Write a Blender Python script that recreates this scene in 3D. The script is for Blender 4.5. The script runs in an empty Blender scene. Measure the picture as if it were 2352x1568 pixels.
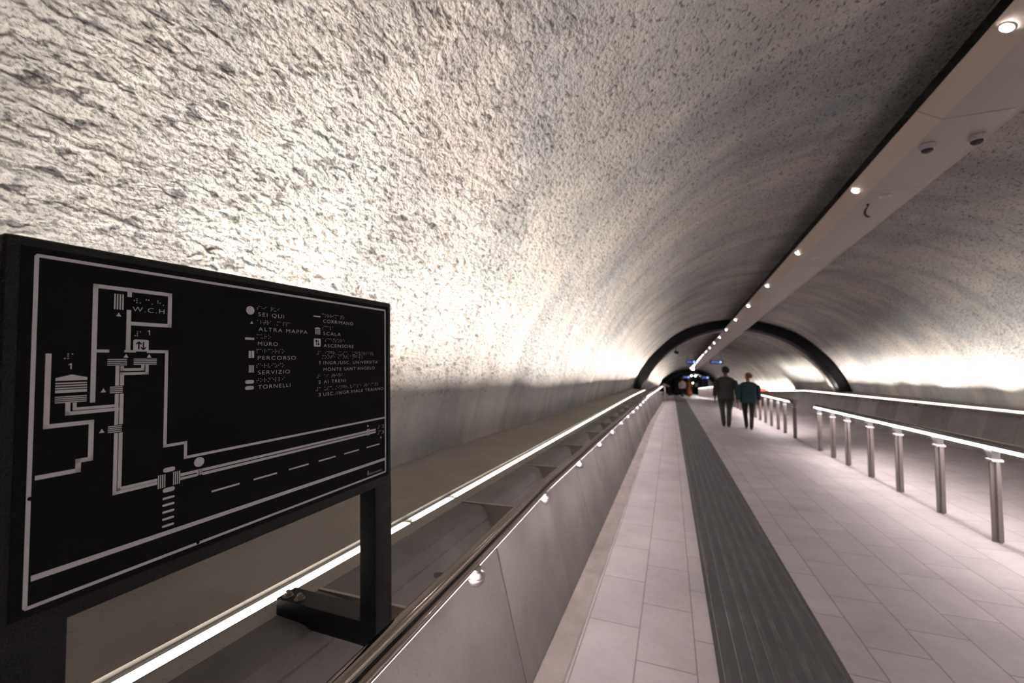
import bpy, bmesh, math, random
from mathutils import Vector, Matrix, noise
R = random.Random(7)
SC = bpy.context.scene
COL = SC.collection
PI = math.pi

# ------------------------------------------------------------------ the lie of the land
G1, G3, YB = -0.035775, -0.0745, 29.0       # near ramp, steeper far ramp, where they meet
GT = -0.07447                               # slope of the bored tunnel and of the duct under its crown
TC, TZ, TR = 2.35, 0.45, 4.02               # tunnel section: centre and radius


def ramp(y):
    return G1 * y if y < YB else G1 * YB + G3 * (y - YB)


def sstep(a, b, x):
    t = min(1, max(0, (x - a) / (b - a)))
    return t * t * (3 - 2 * t)


def Wp(s, y, z):                            # a point given by its height above the ramp
    return Vector((s, y, z + ramp(y)))


def Tp(s, y, z):                            # a point given in the tunnel's own sloping section
    return Vector((s - 0.004 * y, y, z + GT * y))


# ------------------------------------------------------------------ materials
def new_mat(name):
    m = bpy.data.materials.new(name)
    m.use_nodes = True
    nt = m.node_tree
    b = nt.nodes['Principled BSDF']
    return m, nt, b


def N(nt, t, **kw):
    n = nt.nodes.new(t)
    for k, v in kw.items():
        if hasattr(n, k):
            setattr(n, k, v)
        else:
            n.inputs[k].default_value = v
    return n


def coords(nt, scale=(1, 1, 1)):
    tc = N(nt, 'ShaderNodeTexCoord')
    mp = N(nt, 'ShaderNodeMapping')
    mp.inputs['Scale'].default_value = scale
    nt.links.new(tc.outputs['Object'], mp.inputs['Vector'])
    return mp.outputs['Vector']


def ramp_node(nt, src, stops):
    r = N(nt, 'ShaderNodeValToRGB')
    e = r.color_ramp.elements
    while len(e) < len(stops):
        e.new(0.5)
    for i, (p, c) in enumerate(stops):
        e[i].position = p
        e[i].color = (c[0], c[1], c[2], 1) if not isinstance(c, (int, float)) else (c, c, c, 1)
    nt.links.new(src, r.inputs['Fac'])
    return r.outputs['Color']


def mixc(nt, fac, a, b, mode='MIX'):
    m = N(nt, 'ShaderNodeMix', data_type='RGBA', blend_type=mode)
    for v, k in ((fac, 0), (a, 6), (b, 7)):
        if hasattr(v, 'is_linked'):
            nt.links.new(v, m.inputs[k])
        else:
            m.inputs[k].default_value = v if k == 0 else (v[0], v[1], v[2], 1)
    return m.outputs[2]


def bumpn(nt, src, strength, dist, prev=None):
    b = N(nt, 'ShaderNodeBump')
    b.inputs['Strength'].default_value = strength
    b.inputs['Distance'].default_value = dist
    nt.links.new(src, b.inputs['Height'])
    if prev is not None:
        nt.links.new(prev, b.inputs['Normal'])
    return b.outputs['Normal']


def noise_tex(nt, v, scale, detail=4, rough=0.55, dist=0.0):
    n = N(nt, 'ShaderNodeTexNoise')
    n.inputs['Scale'].default_value = scale
    n.inputs['Detail'].default_value = detail
    n.inputs['Roughness'].default_value = rough
    n.inputs['Distortion'].default_value = dist
    nt.links.new(v, n.inputs['Vector'])
    return n.outputs['Fac']


def plain(name, col, rough=0.6, metal=0.0, var=0.12, scale=6, bump=0.0, bscale=80, coat=0.0, spec=.5):
    m, nt, b = new_mat(name)
    v = coords(nt)
    n = noise_tex(nt, v, scale, 5)
    lo = tuple(c * (1 - var) for c in col)
    hi = tuple(min(1, c * (1 + var)) for c in col)
    nt.links.new(ramp_node(nt, n, [(0.3, lo), (0.7, hi)]), b.inputs['Base Color'])
    b.inputs['Roughness'].default_value = rough
    b.inputs['Metallic'].default_value = metal
    b.inputs['Specular IOR Level'].default_value = spec
    if coat:
        b.inputs['Coat Weight'].default_value = coat
    if bump:
        nt.links.new(bumpn(nt, noise_tex(nt, v, bscale, 3), bump, 0.01), b.inputs['Normal'])
    return m


def emis(name, col, strength):
    m, nt, b = new_mat(name)
    b.inputs['Base Color'].default_value = (0.8, 0.8, 0.8, 1)
    b.inputs['Emission Color'].default_value = (*col, 1)
    b.inputs['Emission Strength'].default_value = strength
    return m


def shotcrete():
    m, nt, b = new_mat('sprayed_concrete')
    v = coords(nt)
    v2 = coords(nt, (1.0, 0.55, 1.0))
    big = noise_tex(nt, v, 0.7, 5, 0.6, 0.3)
    mid = noise_tex(nt, v, 3.2, 5, 0.62)
    streak = noise_tex(nt, coords(nt, (0.5, 2.6, 0.5)), 0.9, 5, 0.6, 0.2)
    base = ramp_node(nt, big, [(0.32, (0.35, 0.365, 0.38)), (0.5, (0.50, 0.48, 0.455)), (0.68, (0.60, 0.555, 0.51))])
    base = mixc(nt, ramp_node(nt, streak, [(0.42, 0.0), (0.66, 0.75)]), base, (0.31, 0.31, 0.315))
    grain = noise_tex(nt, v, 90, 2, 0.55)
    lump = noise_tex(nt, v2, 40, 2, 0.5, 0.25)
    vo = N(nt, 'ShaderNodeTexVoronoi')
    vo.inputs['Scale'].default_value = 15.0
    vo.inputs['Randomness'].default_value = 1.0
    nt.links.new(v, vo.inputs['Vector'])
    pit = ramp_node(nt, vo.outputs['Distance'], [(0.0, 0.0), (0.12, 0.3), (0.24, 1.0)])
    pm = ramp_node(nt, noise_tex(nt, v, 2.1, 3), [(0.42, 1.0), (0.56, 0.0)])
    tc = N(nt, 'ShaderNodeTexCoord')
    sep = N(nt, 'ShaderNodeSeparateXYZ')
    nt.links.new(tc.outputs['Object'], sep.inputs[0])
    ma = N(nt, 'ShaderNodeMath', operation='MULTIPLY_ADD')
    nt.links.new(sep.outputs[1], ma.inputs[0])
    ma.inputs[1].default_value = 0.045
    nt.links.new(sep.outputs[2], ma.inputs[2])
    mb_ = N(nt, 'ShaderNodeMath', operation='MULTIPLY_ADD')
    nt.links.new(mid, mb_.inputs[0])
    mb_.inputs[1].default_value = 0.35
    nt.links.new(ma.outputs[0], mb_.inputs[2])
    mr = N(nt, 'ShaderNodeMapRange')
    for k_, v_ in ((1, 1.52), (2, 1.80), (3, 0.15), (4, 1.0)):
        mr.inputs[k_].default_value = v_
    nt.links.new(mb_.outputs[0], mr.inputs[0])
    rough_zone = mr.outputs[0]
    pit = mixc(nt, pm, pit, (1, 1, 1))
    dark = ramp_node(nt, lump, [(0.33, 0.0), (0.42, 1.0)])
    shaded_pits = mixc(nt, dark, mixc(nt, 1.0, base, (0.40, 0.405, 0.42), 'MULTIPLY'), base)  # lump hollows and pits darkened, their shade painted into the colour
    shaded_pits = mixc(nt, ramp_node(nt, grain, [(0.34, 0.0), (0.48, 1.0)]), mixc(nt, 1.0, shaded_pits, (0.62, 0.62, 0.63), 'MULTIPLY'), shaded_pits)
    shaded_pits = mixc(nt, pit, mixc(nt, 1.0, shaded_pits, (0.50, 0.51, 0.53), 'MULTIPLY'), shaded_pits)
    col = mixc(nt, rough_zone, base, shaded_pits)
    nt.links.new(col, b.inputs['Base Color'])
    b.inputs['Roughness'].default_value = 0.95
    b.inputs['Specular IOR Level'].default_value = 0.15
    h1 = N(nt, 'ShaderNodeMath', operation='MULTIPLY_ADD')
    nt.links.new(lump, h1.inputs[0])
    h1.inputs[1].default_value = 0.33
    nt.links.new(mid, h1.inputs[2])
    h2 = N(nt, 'ShaderNodeMath', operation='MULTIPLY_ADD')
    nt.links.new(grain, h2.inputs[0])
    h2.inputs[1].default_value = 0.11
    nt.links.new(h1.outputs[0], h2.inputs[2])
    h3 = N(nt, 'ShaderNodeMath', operation='MULTIPLY')
    nt.links.new(h2.outputs[0], h3.inputs[0])
    nt.links.new(rough_zone, h3.inputs[1])
    n4 = bumpn(nt, h3.outputs[0], 0.9, 0.075)
    nt.links.new(n4, b.inputs['Normal'])
    return m


def concrete(name, lo, hi, speck=0.75, bump=0.25, blocks=False):
    m, nt, b = new_mat(name)
    v = coords(nt)
    a = noise_tex(nt, v, 1.7, 6, 0.62, 0.4)
    col = ramp_node(nt, a, [(0.3, lo), (0.7, hi)])
    st = noise_tex(nt, coords(nt, (6, 2.2, 0.7)), 1.5, 4)
    col = mixc(nt, ramp_node(nt, st, [(0.45, 0.0), (0.75, 0.35)]), col, tuple(c * 0.72 for c in lo))
    if blocks:
        tc = N(nt, 'ShaderNodeTexCoord')
        sep = N(nt, 'ShaderNodeSeparateXYZ')
        nt.links.new(tc.outputs['Object'], sep.inputs[0])
        m1 = N(nt, 'ShaderNodeMath', operation='MULTIPLY_ADD')
        nt.links.new(sep.outputs[1], m1.inputs[0])
        m1.inputs[1].default_value = 1 / .96
        m1.inputs[2].default_value = 3.76 / .96 + .0005
        m2 = N(nt, 'ShaderNodeMath', operation='FLOOR')
        nt.links.new(m1.outputs[0], m2.inputs[0])
        wn = N(nt, 'ShaderNodeTexWhiteNoise', noise_dimensions='1D')
        nt.links.new(m2.outputs[0], wn.inputs['W'])
        col = mixc(nt, 1.0, col, ramp_node(nt, wn.outputs['Value'], [(0.0, 0.74), (1.0, 1.16)]), 'MULTIPLY')
    sp = noise_tex(nt, v, 120, 2, 0.5)
    col = mixc(nt, ramp_node(nt, sp, [(0.30, 0.0), (0.36, 1.0)]), mixc(nt, 1.0, col, (speck,) * 3, 'MULTIPLY'), col)
    nt.links.new(col, b.inputs['Base Color'])
    b.inputs['Roughness'].default_value = 0.8
    nt.links.new(bumpn(nt, noise_tex(nt, v, 35, 4), bump, 0.006), b.inputs['Normal'])
    return m


def floor_tiles():
    m, nt, b = new_mat('pale_stone_tiles')
    tc = N(nt, 'ShaderNodeTexCoord')
    sep = N(nt, 'ShaderNodeSeparateXYZ')
    nt.links.new(tc.outputs['Object'], sep.inputs[0])
    cb = N(nt, 'ShaderNodeCombineXYZ')
    ax = N(nt, 'ShaderNodeMath', operation='ADD')
    ax.inputs[1].default_value = 0.515
    nt.links.new(sep.outputs[0], ax.inputs[0])
    nt.links.new(sep.outputs[1], cb.inputs[0])
    nt.links.new(ax.outputs[0], cb.inputs[1])
    br = N(nt, 'ShaderNodeTexBrick', offset=0.5, offset_frequency=2, squash=1.0)
    nt.links.new(cb.outputs[0], br.inputs['Vector'])
    for k, val in (('Scale', 1.0), ('Brick Width', 0.62), ('Row Height', 0.312), ('Mortar Size', 0.0042), ('Mortar Smooth', 0.1), ('Bias', 0.0)):
        br.inputs[k].default_value = val
    br.inputs['Color1'].default_value = (0.51, 0.468, 0.463, 1)
    br.inputs['Color2'].default_value = (0.57, 0.525, 0.517, 1)
    br.inputs['Mortar'].default_value = (0.30, 0.265, 0.26, 1)
    v = coords(nt)
    cl = ramp_node(nt, noise_tex(nt, v, 1.6, 6, 0.6, 0.5), [(0.3, 0.80), (0.7, 1.04)])
    col = mixc(nt, 1.0, br.outputs['Color'], cl, 'MULTIPLY')
    sp = ramp_node(nt, noise_tex(nt, v, 28, 3), [(0.3, 0.93), (0.6, 1.0)])
    col = mixc(nt, 1.0, col, sp, 'MULTIPLY')
    nt.links.new(col, b.inputs['Base Color'])
    b.inputs['Roughness'].default_value = 0.62
    nt.links.new(bumpn(nt, br.outputs['Fac'], -0.3, 0.004), b.inputs['Normal'])
    return m


def steel(name, col, rough, var=0.06):
    m, nt, b = new_mat(name)
    v = coords(nt, (12, 0.4, 12))
    n = noise_tex(nt, v, 3, 2)
    nt.links.new(ramp_node(nt, n, [(0.3, tuple(c * (1 - var) for c in col)), (0.7, col)]), b.inputs['Base Color'])
    b.inputs['Metallic'].default_value = 1.0
    nt.links.new(ramp_node(nt, n, [(0.3, rough * 0.93), (0.7, rough * 1.07)]), b.inputs['Roughness'])
    return m


def rubber_strip():
    m, nt, b = new_mat('charcoal_tactile_paving')
    v = coords(nt)
    a = noise_tex(nt, coords(nt, (3, 0.9, 1)), 2.2, 6, 0.65)
    col = ramp_node(nt, a, [(0.35, (0.040, 0.038, 0.041)), (0.62, (0.066, 0.062, 0.066)), (0.78, (0.15, 0.14, 0.14))])
    nt.links.new(col, b.inputs['Base Color'])
    b.inputs['Roughness'].default_value = 0.55
    nt.links.new(bumpn(nt, noise_tex(nt, v, 90, 3), 0.3, 0.003), b.inputs['Normal'])
    return m


def powder_black():
    m, nt, b = new_mat('black_powder_coat')
    v = coords(nt)
    b.inputs['Base Color'].default_value = (0.0075, 0.0075, 0.008, 1)
    b.inputs['Roughness'].default_value = 0.36
    b.inputs['Specular IOR Level'].default_value = 0.22
    nt.links.new(bumpn(nt, noise_tex(nt, v, 420, 2), 0.9, 0.0025), b.inputs['Normal'])
    return m


M = dict(
    shot=shotcrete(),
    parapet=concrete('precast_parapet_concrete', (0.22, 0.202, 0.195), (0.31, 0.287, 0.274), blocks=True),
    ledge=concrete('ledge_concrete', (0.46, 0.42, 0.365), (0.58, 0.53, 0.465)),
    grout=concrete('skirting_grout', (0.30, 0.26, 0.235), (0.46, 0.41, 0.38)),
    tiles=floor_tiles(),
    strip=rubber_strip(),
    rib=plain('worn_rib_tops', (0.062, 0.059, 0.061), 0.5, 0, 0.45, 5),
    rail=steel('brushed_stainless', (0.60, 0.53, 0.46), 0.13),
    gusset=plain('brown_gusset_plate', (0.26, 0.22, 0.185), 0.55, 0.2, 0.08, 5),
    edge=plain('edge_highlight', (0.75, 0.68, 0.62), 0.5, 0.0, 0.05),  # pale colour stands for light caught on the gusset tops
    post=plain('satin_steel_post', (0.30, 0.27, 0.26), 0.5, 0.6, 0.05, 4),
    chrome=plain('satin_bracket', (0.62, 0.57, 0.56), 0.42, 0.55, 0.03),
    channel=plain('aluminium_channel', (0.30, 0.30, 0.30), 0.4, 1.0),
    duct_side=plain('lit_duct_sheet', (0.66, 0.565, 0.47), 0.30, 0.1, 0.03, 1.5),  # light on the duct sides put into a paler colour
    duct_bottom=plain('shaded_duct_sheet', (0.42, 0.37, 0.345), 0.28, 0.15, 0.03, 1.5),  # same sheet, shade of the underside put into a darker colour
    joint=plain('duct_joint_gap', (0.14, 0.11, 0.09), 0.7),
    ring=plain('dark_arch_steel', (0.0042, 0.0045, 0.0060), 0.5, 0.0, 0.2, 3, spec=.2),
    ringlit=plain('painted_soffit_light', (0.30, 0.24, 0.22), 0.4, 0.3),  # paler tone stands for light on the arch soffit
    sign=powder_black(),
    plate=plain('matte_black_plate', (0.0055, 0.0055, 0.0057), 0.8, 0, 0.1, 20, spec=.12),
    ink=plain('pale_grey_print', (0.72, 0.69, 0.71), 0.7, 0, 0.04, 30),
    brass=plain('steel_bolt', (0.45, 0.40, 0.33), 0.3, 1.0),
    white=plain('white_plastic', (0.72, 0.70, 0.74), 0.4, 0, 0.03),
    black=plain('black_plastic', (0.012, 0.012, 0.013), 0.25, 0, 0.1),
    dark=plain('dark_hall_wall', (0.13, 0.135, 0.14), 0.8, 0, 0.3, 0.6),
    darkmid=plain('dim_hall_panel', (0.30, 0.305, 0.305), 0.8, 0, 0.3, 0.6),
    led_wall=emis('wall_washer_light', (1.0, 0.93, 0.86), 7.0),
    led_rail=emis('handrail_light', (1.0, 0.93, 0.95), 6.0),
    spot=emis('downlight_lens', (1.0, 0.93, 0.92), 650.0),
    hall=emis('hall_lamp_lens', (1.0, 0.98, 0.96), 700.0),
    bluetext=emis('blue_sign_text', (0.12, 0.20, 0.85), 0.9),
    bluedot=emis('pale_blue_sign_symbol', (0.25, 0.45, 1.0), 1.8),
    orange=emis('orange_marker_light', (1.0, 0.13, 0.05), 1.6),
    suit=plain('charcoal_wool', (0.034, 0.033, 0.034), 0.9, 0, 0.2, 30),
    suit2=plain('grey_trouser_wool', (0.045, 0.044, 0.044), 0.9, 0, 0.2, 30),
    teal=plain('teal_cloth', (0.004, 0.032, 0.038), 0.8, 0, 0.35, 8),
    blackcloth=plain('black_cloth', (0.010, 0.0095, 0.010), 0.85, 0, 0.2, 20),
    shirt=plain('white_cotton', (0.50, 0.45, 0.43), 0.85, 0, 0.1, 8),
    rust=plain('rust_dress_cloth', (0.24, 0.085, 0.022), 0.85, 0, 0.2, 8),
    skin=plain('skin', (0.30, 0.12, 0.075), 0.6, 0, 0.08, 12),
    skindark=plain('tanned_skin', (0.16, 0.062, 0.040), 0.6, 0, 0.08, 12),
    hairblack=plain('black_hair', (0.006, 0.005, 0.005), 0.7, 0, 0.3, 60, 0.6, 90),
    hairblond=plain('dark_blond_hair', (0.13, 0.070, 0.030), 0.65, 0, 0.35, 60, 0.5, 70),
    hairauburn=plain('auburn_hair', (0.20, 0.07, 0.02), 0.65, 0, 0.3, 60, 0.5, 70),
    shoe=plain('black_shoe_leather', (0.008, 0.007, 0.007), 0.35),
    stub=plain('painted_end_post', (0.62, 0.50, 0.53), 0.4, 0.3),
)


# ------------------------------------------------------------------ mesh collecting
class MB:
    def __init__(self):
        self.v, self.f = [], []

    def add(self, vs, fs):
        o = len(self.v)
        self.v += [Vector(p) for p in vs]
        self.f += [tuple(i + o for i in f) for f in fs]
        return self

    def hexa(self, p):                       # 8 corners: bottom ring, top ring
        return self.add(p, [(3, 2, 1, 0), (4, 5, 6, 7), (0, 1, 5, 4), (1, 2, 6, 5), (2, 3, 7, 6), (3, 0, 4, 7)])

    def box(self, c, sx, sy, sz):
        x, y, z = c
        a, b, d = sx / 2, sy / 2, sz / 2
        return self.hexa([(x - a, y - b, z - d), (x + a, y - b, z - d), (x + a, y + b, z - d), (x - a, y + b, z - d),
                          (x - a, y - b, z + d), (x + a, y - b, z + d), (x + a, y + b, z + d), (x - a, y + b, z + d)])

    def loft(self, rings, caps=True, closed=True):
        n = len(rings[0])
        o = len(self.v)
        for r in rings:
            self.v += [Vector(p) for p in r]
        for i in range(len(rings) - 1):
            for j in range(n if closed else n - 1):
                k = (j + 1) % n
                self.f.append((o + i * n + j, o + i * n + k, o + (i + 1) * n + k, o + (i + 1) * n + j))
        if caps and closed:
            self.f.append(tuple(o + j for j in reversed(range(n))))
            self.f.append(tuple(o + (len(rings) - 1) * n + j for j in range(n)))
        return self

    def tube(self, pts, r, n=12, caps=True):
        pts = [Vector(p) for p in pts]
        rr = r if isinstance(r, (list, tuple)) else [r] * len(pts)
        rings, up = [], None
        for i, p in enumerate(pts):
            t = (pts[min(i + 1, len(pts) - 1)] - pts[max(i - 1, 0)]).normalized()
            a = Vector((0, 0, 1)) if abs(t.z) < 0.9 else Vector((1, 0, 0))
            if up is not None:
                a = up
            s = t.cross(a).normalized()
            u = s.cross(t).normalized()
            up = u
            rings.append([p + (s * math.cos(2 * PI * k / n) + u * math.sin(2 * PI * k / n)) * rr[i] for k in range(n)])
        return self.loft(rings, caps)

    def disc(self, c, nrm, r, h, n=20, r2=None):
        c, nrm = Vector(c), Vector(nrm).normalized()
        a = nrm.orthogonal().normalized()
        b = nrm.cross(a)
        r2 = r if r2 is None else r2
        return self.loft([[c + (a * math.cos(2 * PI * k / n) + b * math.sin(2 * PI * k / n)) * q + nrm * d for k in range(n)]
                          for q, d in ((r, 0), (r2, h))])

    def dome(self, c, nrm, r, n=16, m=6, squash=1.0):
        c, nrm = Vector(c), Vector(nrm).normalized()
        a = nrm.orthogonal().normalized()
        b = nrm.cross(a)
        return self.loft([[c + (a * math.cos(2 * PI * k / n) + b * math.sin(2 * PI * k / n)) * max(r * math.cos(t), 1e-4) + nrm * r * squash * math.sin(t)
                           for k in range(n)] for t in [i * PI / 2 / m for i in range(m + 1)]])

    def mesh(self, name, origin=Vector()):
        me = bpy.data.meshes.new(name)
        me.from_pydata([tuple(p - origin) for p in self.v], [], self.f)
        me.validate()
        me.update()
        return me


def link(name, me, mat, parent=None, smooth=False, fix=True):
    if fix:
        bm = bmesh.new()
        bm.from_mesh(me)
        bmesh.ops.recalc_face_normals(bm, faces=bm.faces)
        bm.to_mesh(me)
        bm.free()
    o = bpy.data.objects.new(name, me)
    COL.objects.link(o)
    if mat:
        me.materials.append(mat)
    if parent is not None:
        o.parent = parent
    if smooth:
        for p in me.polygons:
            p.use_smooth = True
    return o


def root_of(o):
    while o.parent is not None:
        o = o.parent
    return o


def part(name, mb, mat, parent, smooth=False, fix=True, label=None):
    o = link(name, mb.mesh(name, root_of(parent).location), mat, parent, smooth, fix)
    if label:
        o['label'] = label
    return o


def thing(name, label, cat, loc, group=None):
    o = bpy.data.objects.new(name, None)
    COL.objects.link(o)
    o.empty_display_size = 0.1
    o.location = loc
    o['label'] = label
    o['category'] = cat
    if group:
        o['group'] = group
    return o


def solo(name, mb, mat, label, cat, loc=None, group=None, smooth=False):
    loc = Vector(loc) if loc is not None else Vector()
    o = link(name, mb.mesh(name, loc), mat, None, smooth)
    o.location = loc
    o['label'] = label
    o['category'] = cat
    if group:
        o['group'] = group
    return o


def struct(name, mb, mat, smooth=False, fix=True):
    o = link(name, mb.mesh(name), mat, None, smooth, fix)
    o['kind'] = 'structure'
    return o


def copy_tree(o, parent=None):
    c = o.copy()
    COL.objects.link(c)
    c.parent = parent
    for ch in list(o.children):
        copy_tree(ch, c)
    return c


def auto_smooth(o, deg=35):
    me = o.data
    bm = bmesh.new()
    bm.from_mesh(me)
    lim = math.radians(deg)
    for f in bm.faces:
        f.smooth = True
    for e in bm.edges:
        if len(e.link_faces) == 2 and e.calc_face_angle(0) > lim:
            e.smooth = False
    bm.to_mesh(me)
    bm.free()


def bevel(o, w, seg=2):
    bm = bmesh.new()
    bm.from_mesh(o.data)
    bmesh.ops.bevel(bm, geom=[e for e in bm.edges], offset=w, segments=seg, affect='EDGES', profile=0.6)
    bm.to_mesh(o.data)
    bm.free()
    auto_smooth(o)


# ------------------------------------------------------------------ tunnel lining
def lining():
    ys, y = [], -5.0
    while y < 58.0:
        ys.append(y)
        y += 0.16 if y < 0.1 else 0.0125 + 0.0085 * max(0, y - 2.2) ** 1.15
    ys.append(58.0)
    th, t = [], -0.30
    while t < PI + 0.42:
        th.append(t)
        t += 0.0036 if 2.05 < t < 2.95 else (0.010 if t > 1.35 else 0.022)
    mb = MB()
    for y in ys:
        for t in th:
            d = Vector((math.cos(t), 0, math.sin(t)))
            q = Vector((TC + d.x * TR, y * 1.0, d.z * TR))
            amp = 0.060 * noise.noise(q * 0.55 + Vector((3, 1, 5)))
            amp += 0.030 * noise.noise(Vector((q.x * 0.7, q.y * 2.2, q.z * 0.7)))
            f = max(0.25, 1 - max(0, y - 5) / 14)
            amp += 0.013 * f * noise.noise(q * 4.1)
            pk = 0.55 + 0.9 * max(0, noise.noise(q * 1.1 + Vector((5, 5, 1))) + .25)
            n3 = noise.noise(q * 14.0 + Vector((9, 2, 4)))
            amp += 0.0042 * f * pk * (1.7 * n3 if n3 < 0 else 1.2 * n3)
            if t > 1.3 and y < 14:
                n4 = noise.noise(q * 37.0)
                amp += 0.0058 * f * pk * (1.6 * n4 if n4 < 0 else n4)
                if t > 2.0 and y < 5:
                    amp += 0.0036 * pk * noise.noise(q * 62.0)
            r = TR + amp
            mb.v.append(Tp(TC + d.x * r, y, TZ + d.z * r))
    n = len(th)
    for i in range(len(ys) - 1):
        for j in range(n - 1):
            mb.f.append((i * n + j, i * n + j + 1, (i + 1) * n + j + 1, (i + 1) * n + j))
    return struct('ceiling', mb, M['shot'], True, False)


lining()


# ------------------------------------------------------------------ floor
def floor():
    mb = MB()
    ss = [-2.2, -0.66, 0.0, 2.94, 5.45, 7.4]
    ys = [-5 + i for i in range(34)] + [29.0 + i * 2.5 for i in range(38)]

    def z(s, y):
        return 0.08 * max(0, s - 2.98) * (1 - sstep(20, 30, y))
    for y in ys:
        for s in ss:
            mb.v.append(Wp(s, y, z(s, y)))
    n = len(ss)
    for i in range(len(ys) - 1):
        for j in range(n - 1):
            mb.f.append((i * n + j, i * n + j + 1, (i + 1) * n + j + 1, (i + 1) * n + j))
    struct('floor', mb, M['tiles'], False, True)
    # dark ribbed guide strip let into the tiles
    st = thing('tactile_strip', 'long charcoal tactile guide strip with raised ribs along the pale tiled walkway', 'tactile paving', Wp(0.537, 8, 0))
    b = MB()
    yy = [-4.5, 28.2]
    b.loft([[Wp(0.213, y, 0.0005), Wp(0.862, y, 0.0005), Wp(0.862, y, 0.004), Wp(0.213, y, 0.004)] for y in yy])
    yy = [30.1, 56]
    b.loft([[Wp(0.213, y, 0.0005), Wp(0.862, y, 0.0005), Wp(0.862, y, 0.004), Wp(0.213, y, 0.004)] for y in yy])
    part('strip_base', b, M['strip'], st)
    b = MB()
    for k in range(8):
        c = 0.213 + 0.649 * (k + 0.5) / 8
        w = 0.016
        b.loft([[Wp(c - w, y, 0.0035), Wp(c + w, y, 0.0035), Wp(c + w * 0.6, y, 0.0068), Wp(c - w * 0.6, y, 0.0068)] for y in (-4.5, 28.2)])
    part('strip_ribs', b, M['rib'], st)
    pb = MB()
    pb.loft([[Wp(0.02, y, 0.0037), Wp(0.95, y, 0.0037), Wp(0.95, y, 0.005), Wp(0.02, y, 0.005)] for y in (28.35, 29.9)])
    for k in range(9):
        for j in range(12):
            pb.disc(Wp(0.09 + k * 0.098, 28.45 + j * 0.12, 0.004), (0, 0, 1), 0.022, 0.006, 8, 0.014)
    solo('tactile_patch', pb, M['strip'], 'dark square tactile patch on the cross band where the ramp steepens', 'tactile paving', Wp(0.5, 29.1, 0))
    cb = MB()
    cb.loft([[Wp(-0.5, y, 0.0003), Wp(2.9, y, 0.0003), Wp(2.9, y, 0.0035), Wp(-0.5, y, 0.0035)] for y in (28.22, 30.05)])
    solo('cross_band', cb, plain('grey_band_stone', (0.24, 0.215, 0.205), 0.7), 'grey stone band laid across the walkway at the change of slope', 'floor band', Wp(1.2, 29, 0))


floor()

# ------------------------------------------------------------------ parapets with saw-tooth precast blocks
NEAR = None
FAR = [(-.660, 0), (-.762, .39), (-.862, .785), (-.8795, .834), (-.885, .838), (-.8825, .843), (-.890, .868), (-.903, .886), (-.925, .896), (-.95, .899), (-1.03, .90)]


def drift(y):
    return 0.22 * sstep(12, 27, y)


def dright(y):
    pts = [(-9, 0), (9.5, 0), (18.3, -.55), (22.5, -.78), (25, -1.2), (27, -1.5)]
    for (a, sa), (b, sb) in zip(pts, pts[1:]):
        if y <= b:
            return sa + (sb - sa) * (y - a) / (b - a)
    return -1.5


def dzright(y):
    return .06 - .045 * max(0, min(y, 25) - 20.5)


def parapet(name, y0, n, step, mirror=None, mat=None):
    mb = MB()
    rr = random.Random(3)
    lean = [rr.uniform(-.006, .010) for _ in range(n)]
    for k in range(n):
        ya, yb = y0 + k * step, y0 + (k + 1) * step - 0.006
        m = 3
        rings = []
        for i in range(m + 1):
            t = i / m
            y = ya + (yb - ya) * t
            ring = []
            for s, z in FAR:
                s -= lean[k] * (1 - t) * min(1, z / .785) * (1 if z < .86 else .4)
                if mirror is None:
                    ring.append(Wp(s + drift(y), y, z))
                else:
                    dz = dzright(y)
                    ring.append(Wp(mirror[0] - 0.66 - s + dright(y), y, z + dz))
            # close the section behind and below
            sb = -1.045 if mirror is None else mirror[0] - 0.66 + 1.045
            if mirror is None:
                ring += [Wp(-1.03 + drift(y), y, 0.6), Wp(-0.9 + drift(y), y, -0.05), Wp(-0.66 + drift(y), y, -0.05)]
            else:
                ring += [Wp(mirror[0] + 0.37 + dright(y), y, 0.6 + dz), Wp(mirror[0] + 0.24 + dright(y), y, -0.05 + dz), Wp(mirror[0] + dright(y), y, -0.05 + dz)]
            rings.append(ring)
        mb.loft(rings)
    o = struct(name, mb, mat or M['parapet'])
    auto_smooth(o, 28)
    return o


FIN0, FSTEP = 2.0 - 0.96 * 6, 0.96
parapet('wall_left_parapet', FIN0, 31, FSTEP)
pr_ = parapet('wall_right_parapet', 1.3 - 6 * FSTEP, 32, FSTEP, (5.45, 0.06))
for k in range(26):
    y = 1.3 + k * FSTEP
    dz = dzright(y)
    b = MB()
    b.loft([[Wp(5.45 - .66 - s_ + dright(y), yy, z_ + dz) for s_, z_ in ((-.882, .82), (-.83, .865), (-.83, .90), (-.95, .903), (-.89, .872))] for yy in (y - .012, y - .002)])
    part('gusset', b, M['gusset'], pr_)


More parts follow.
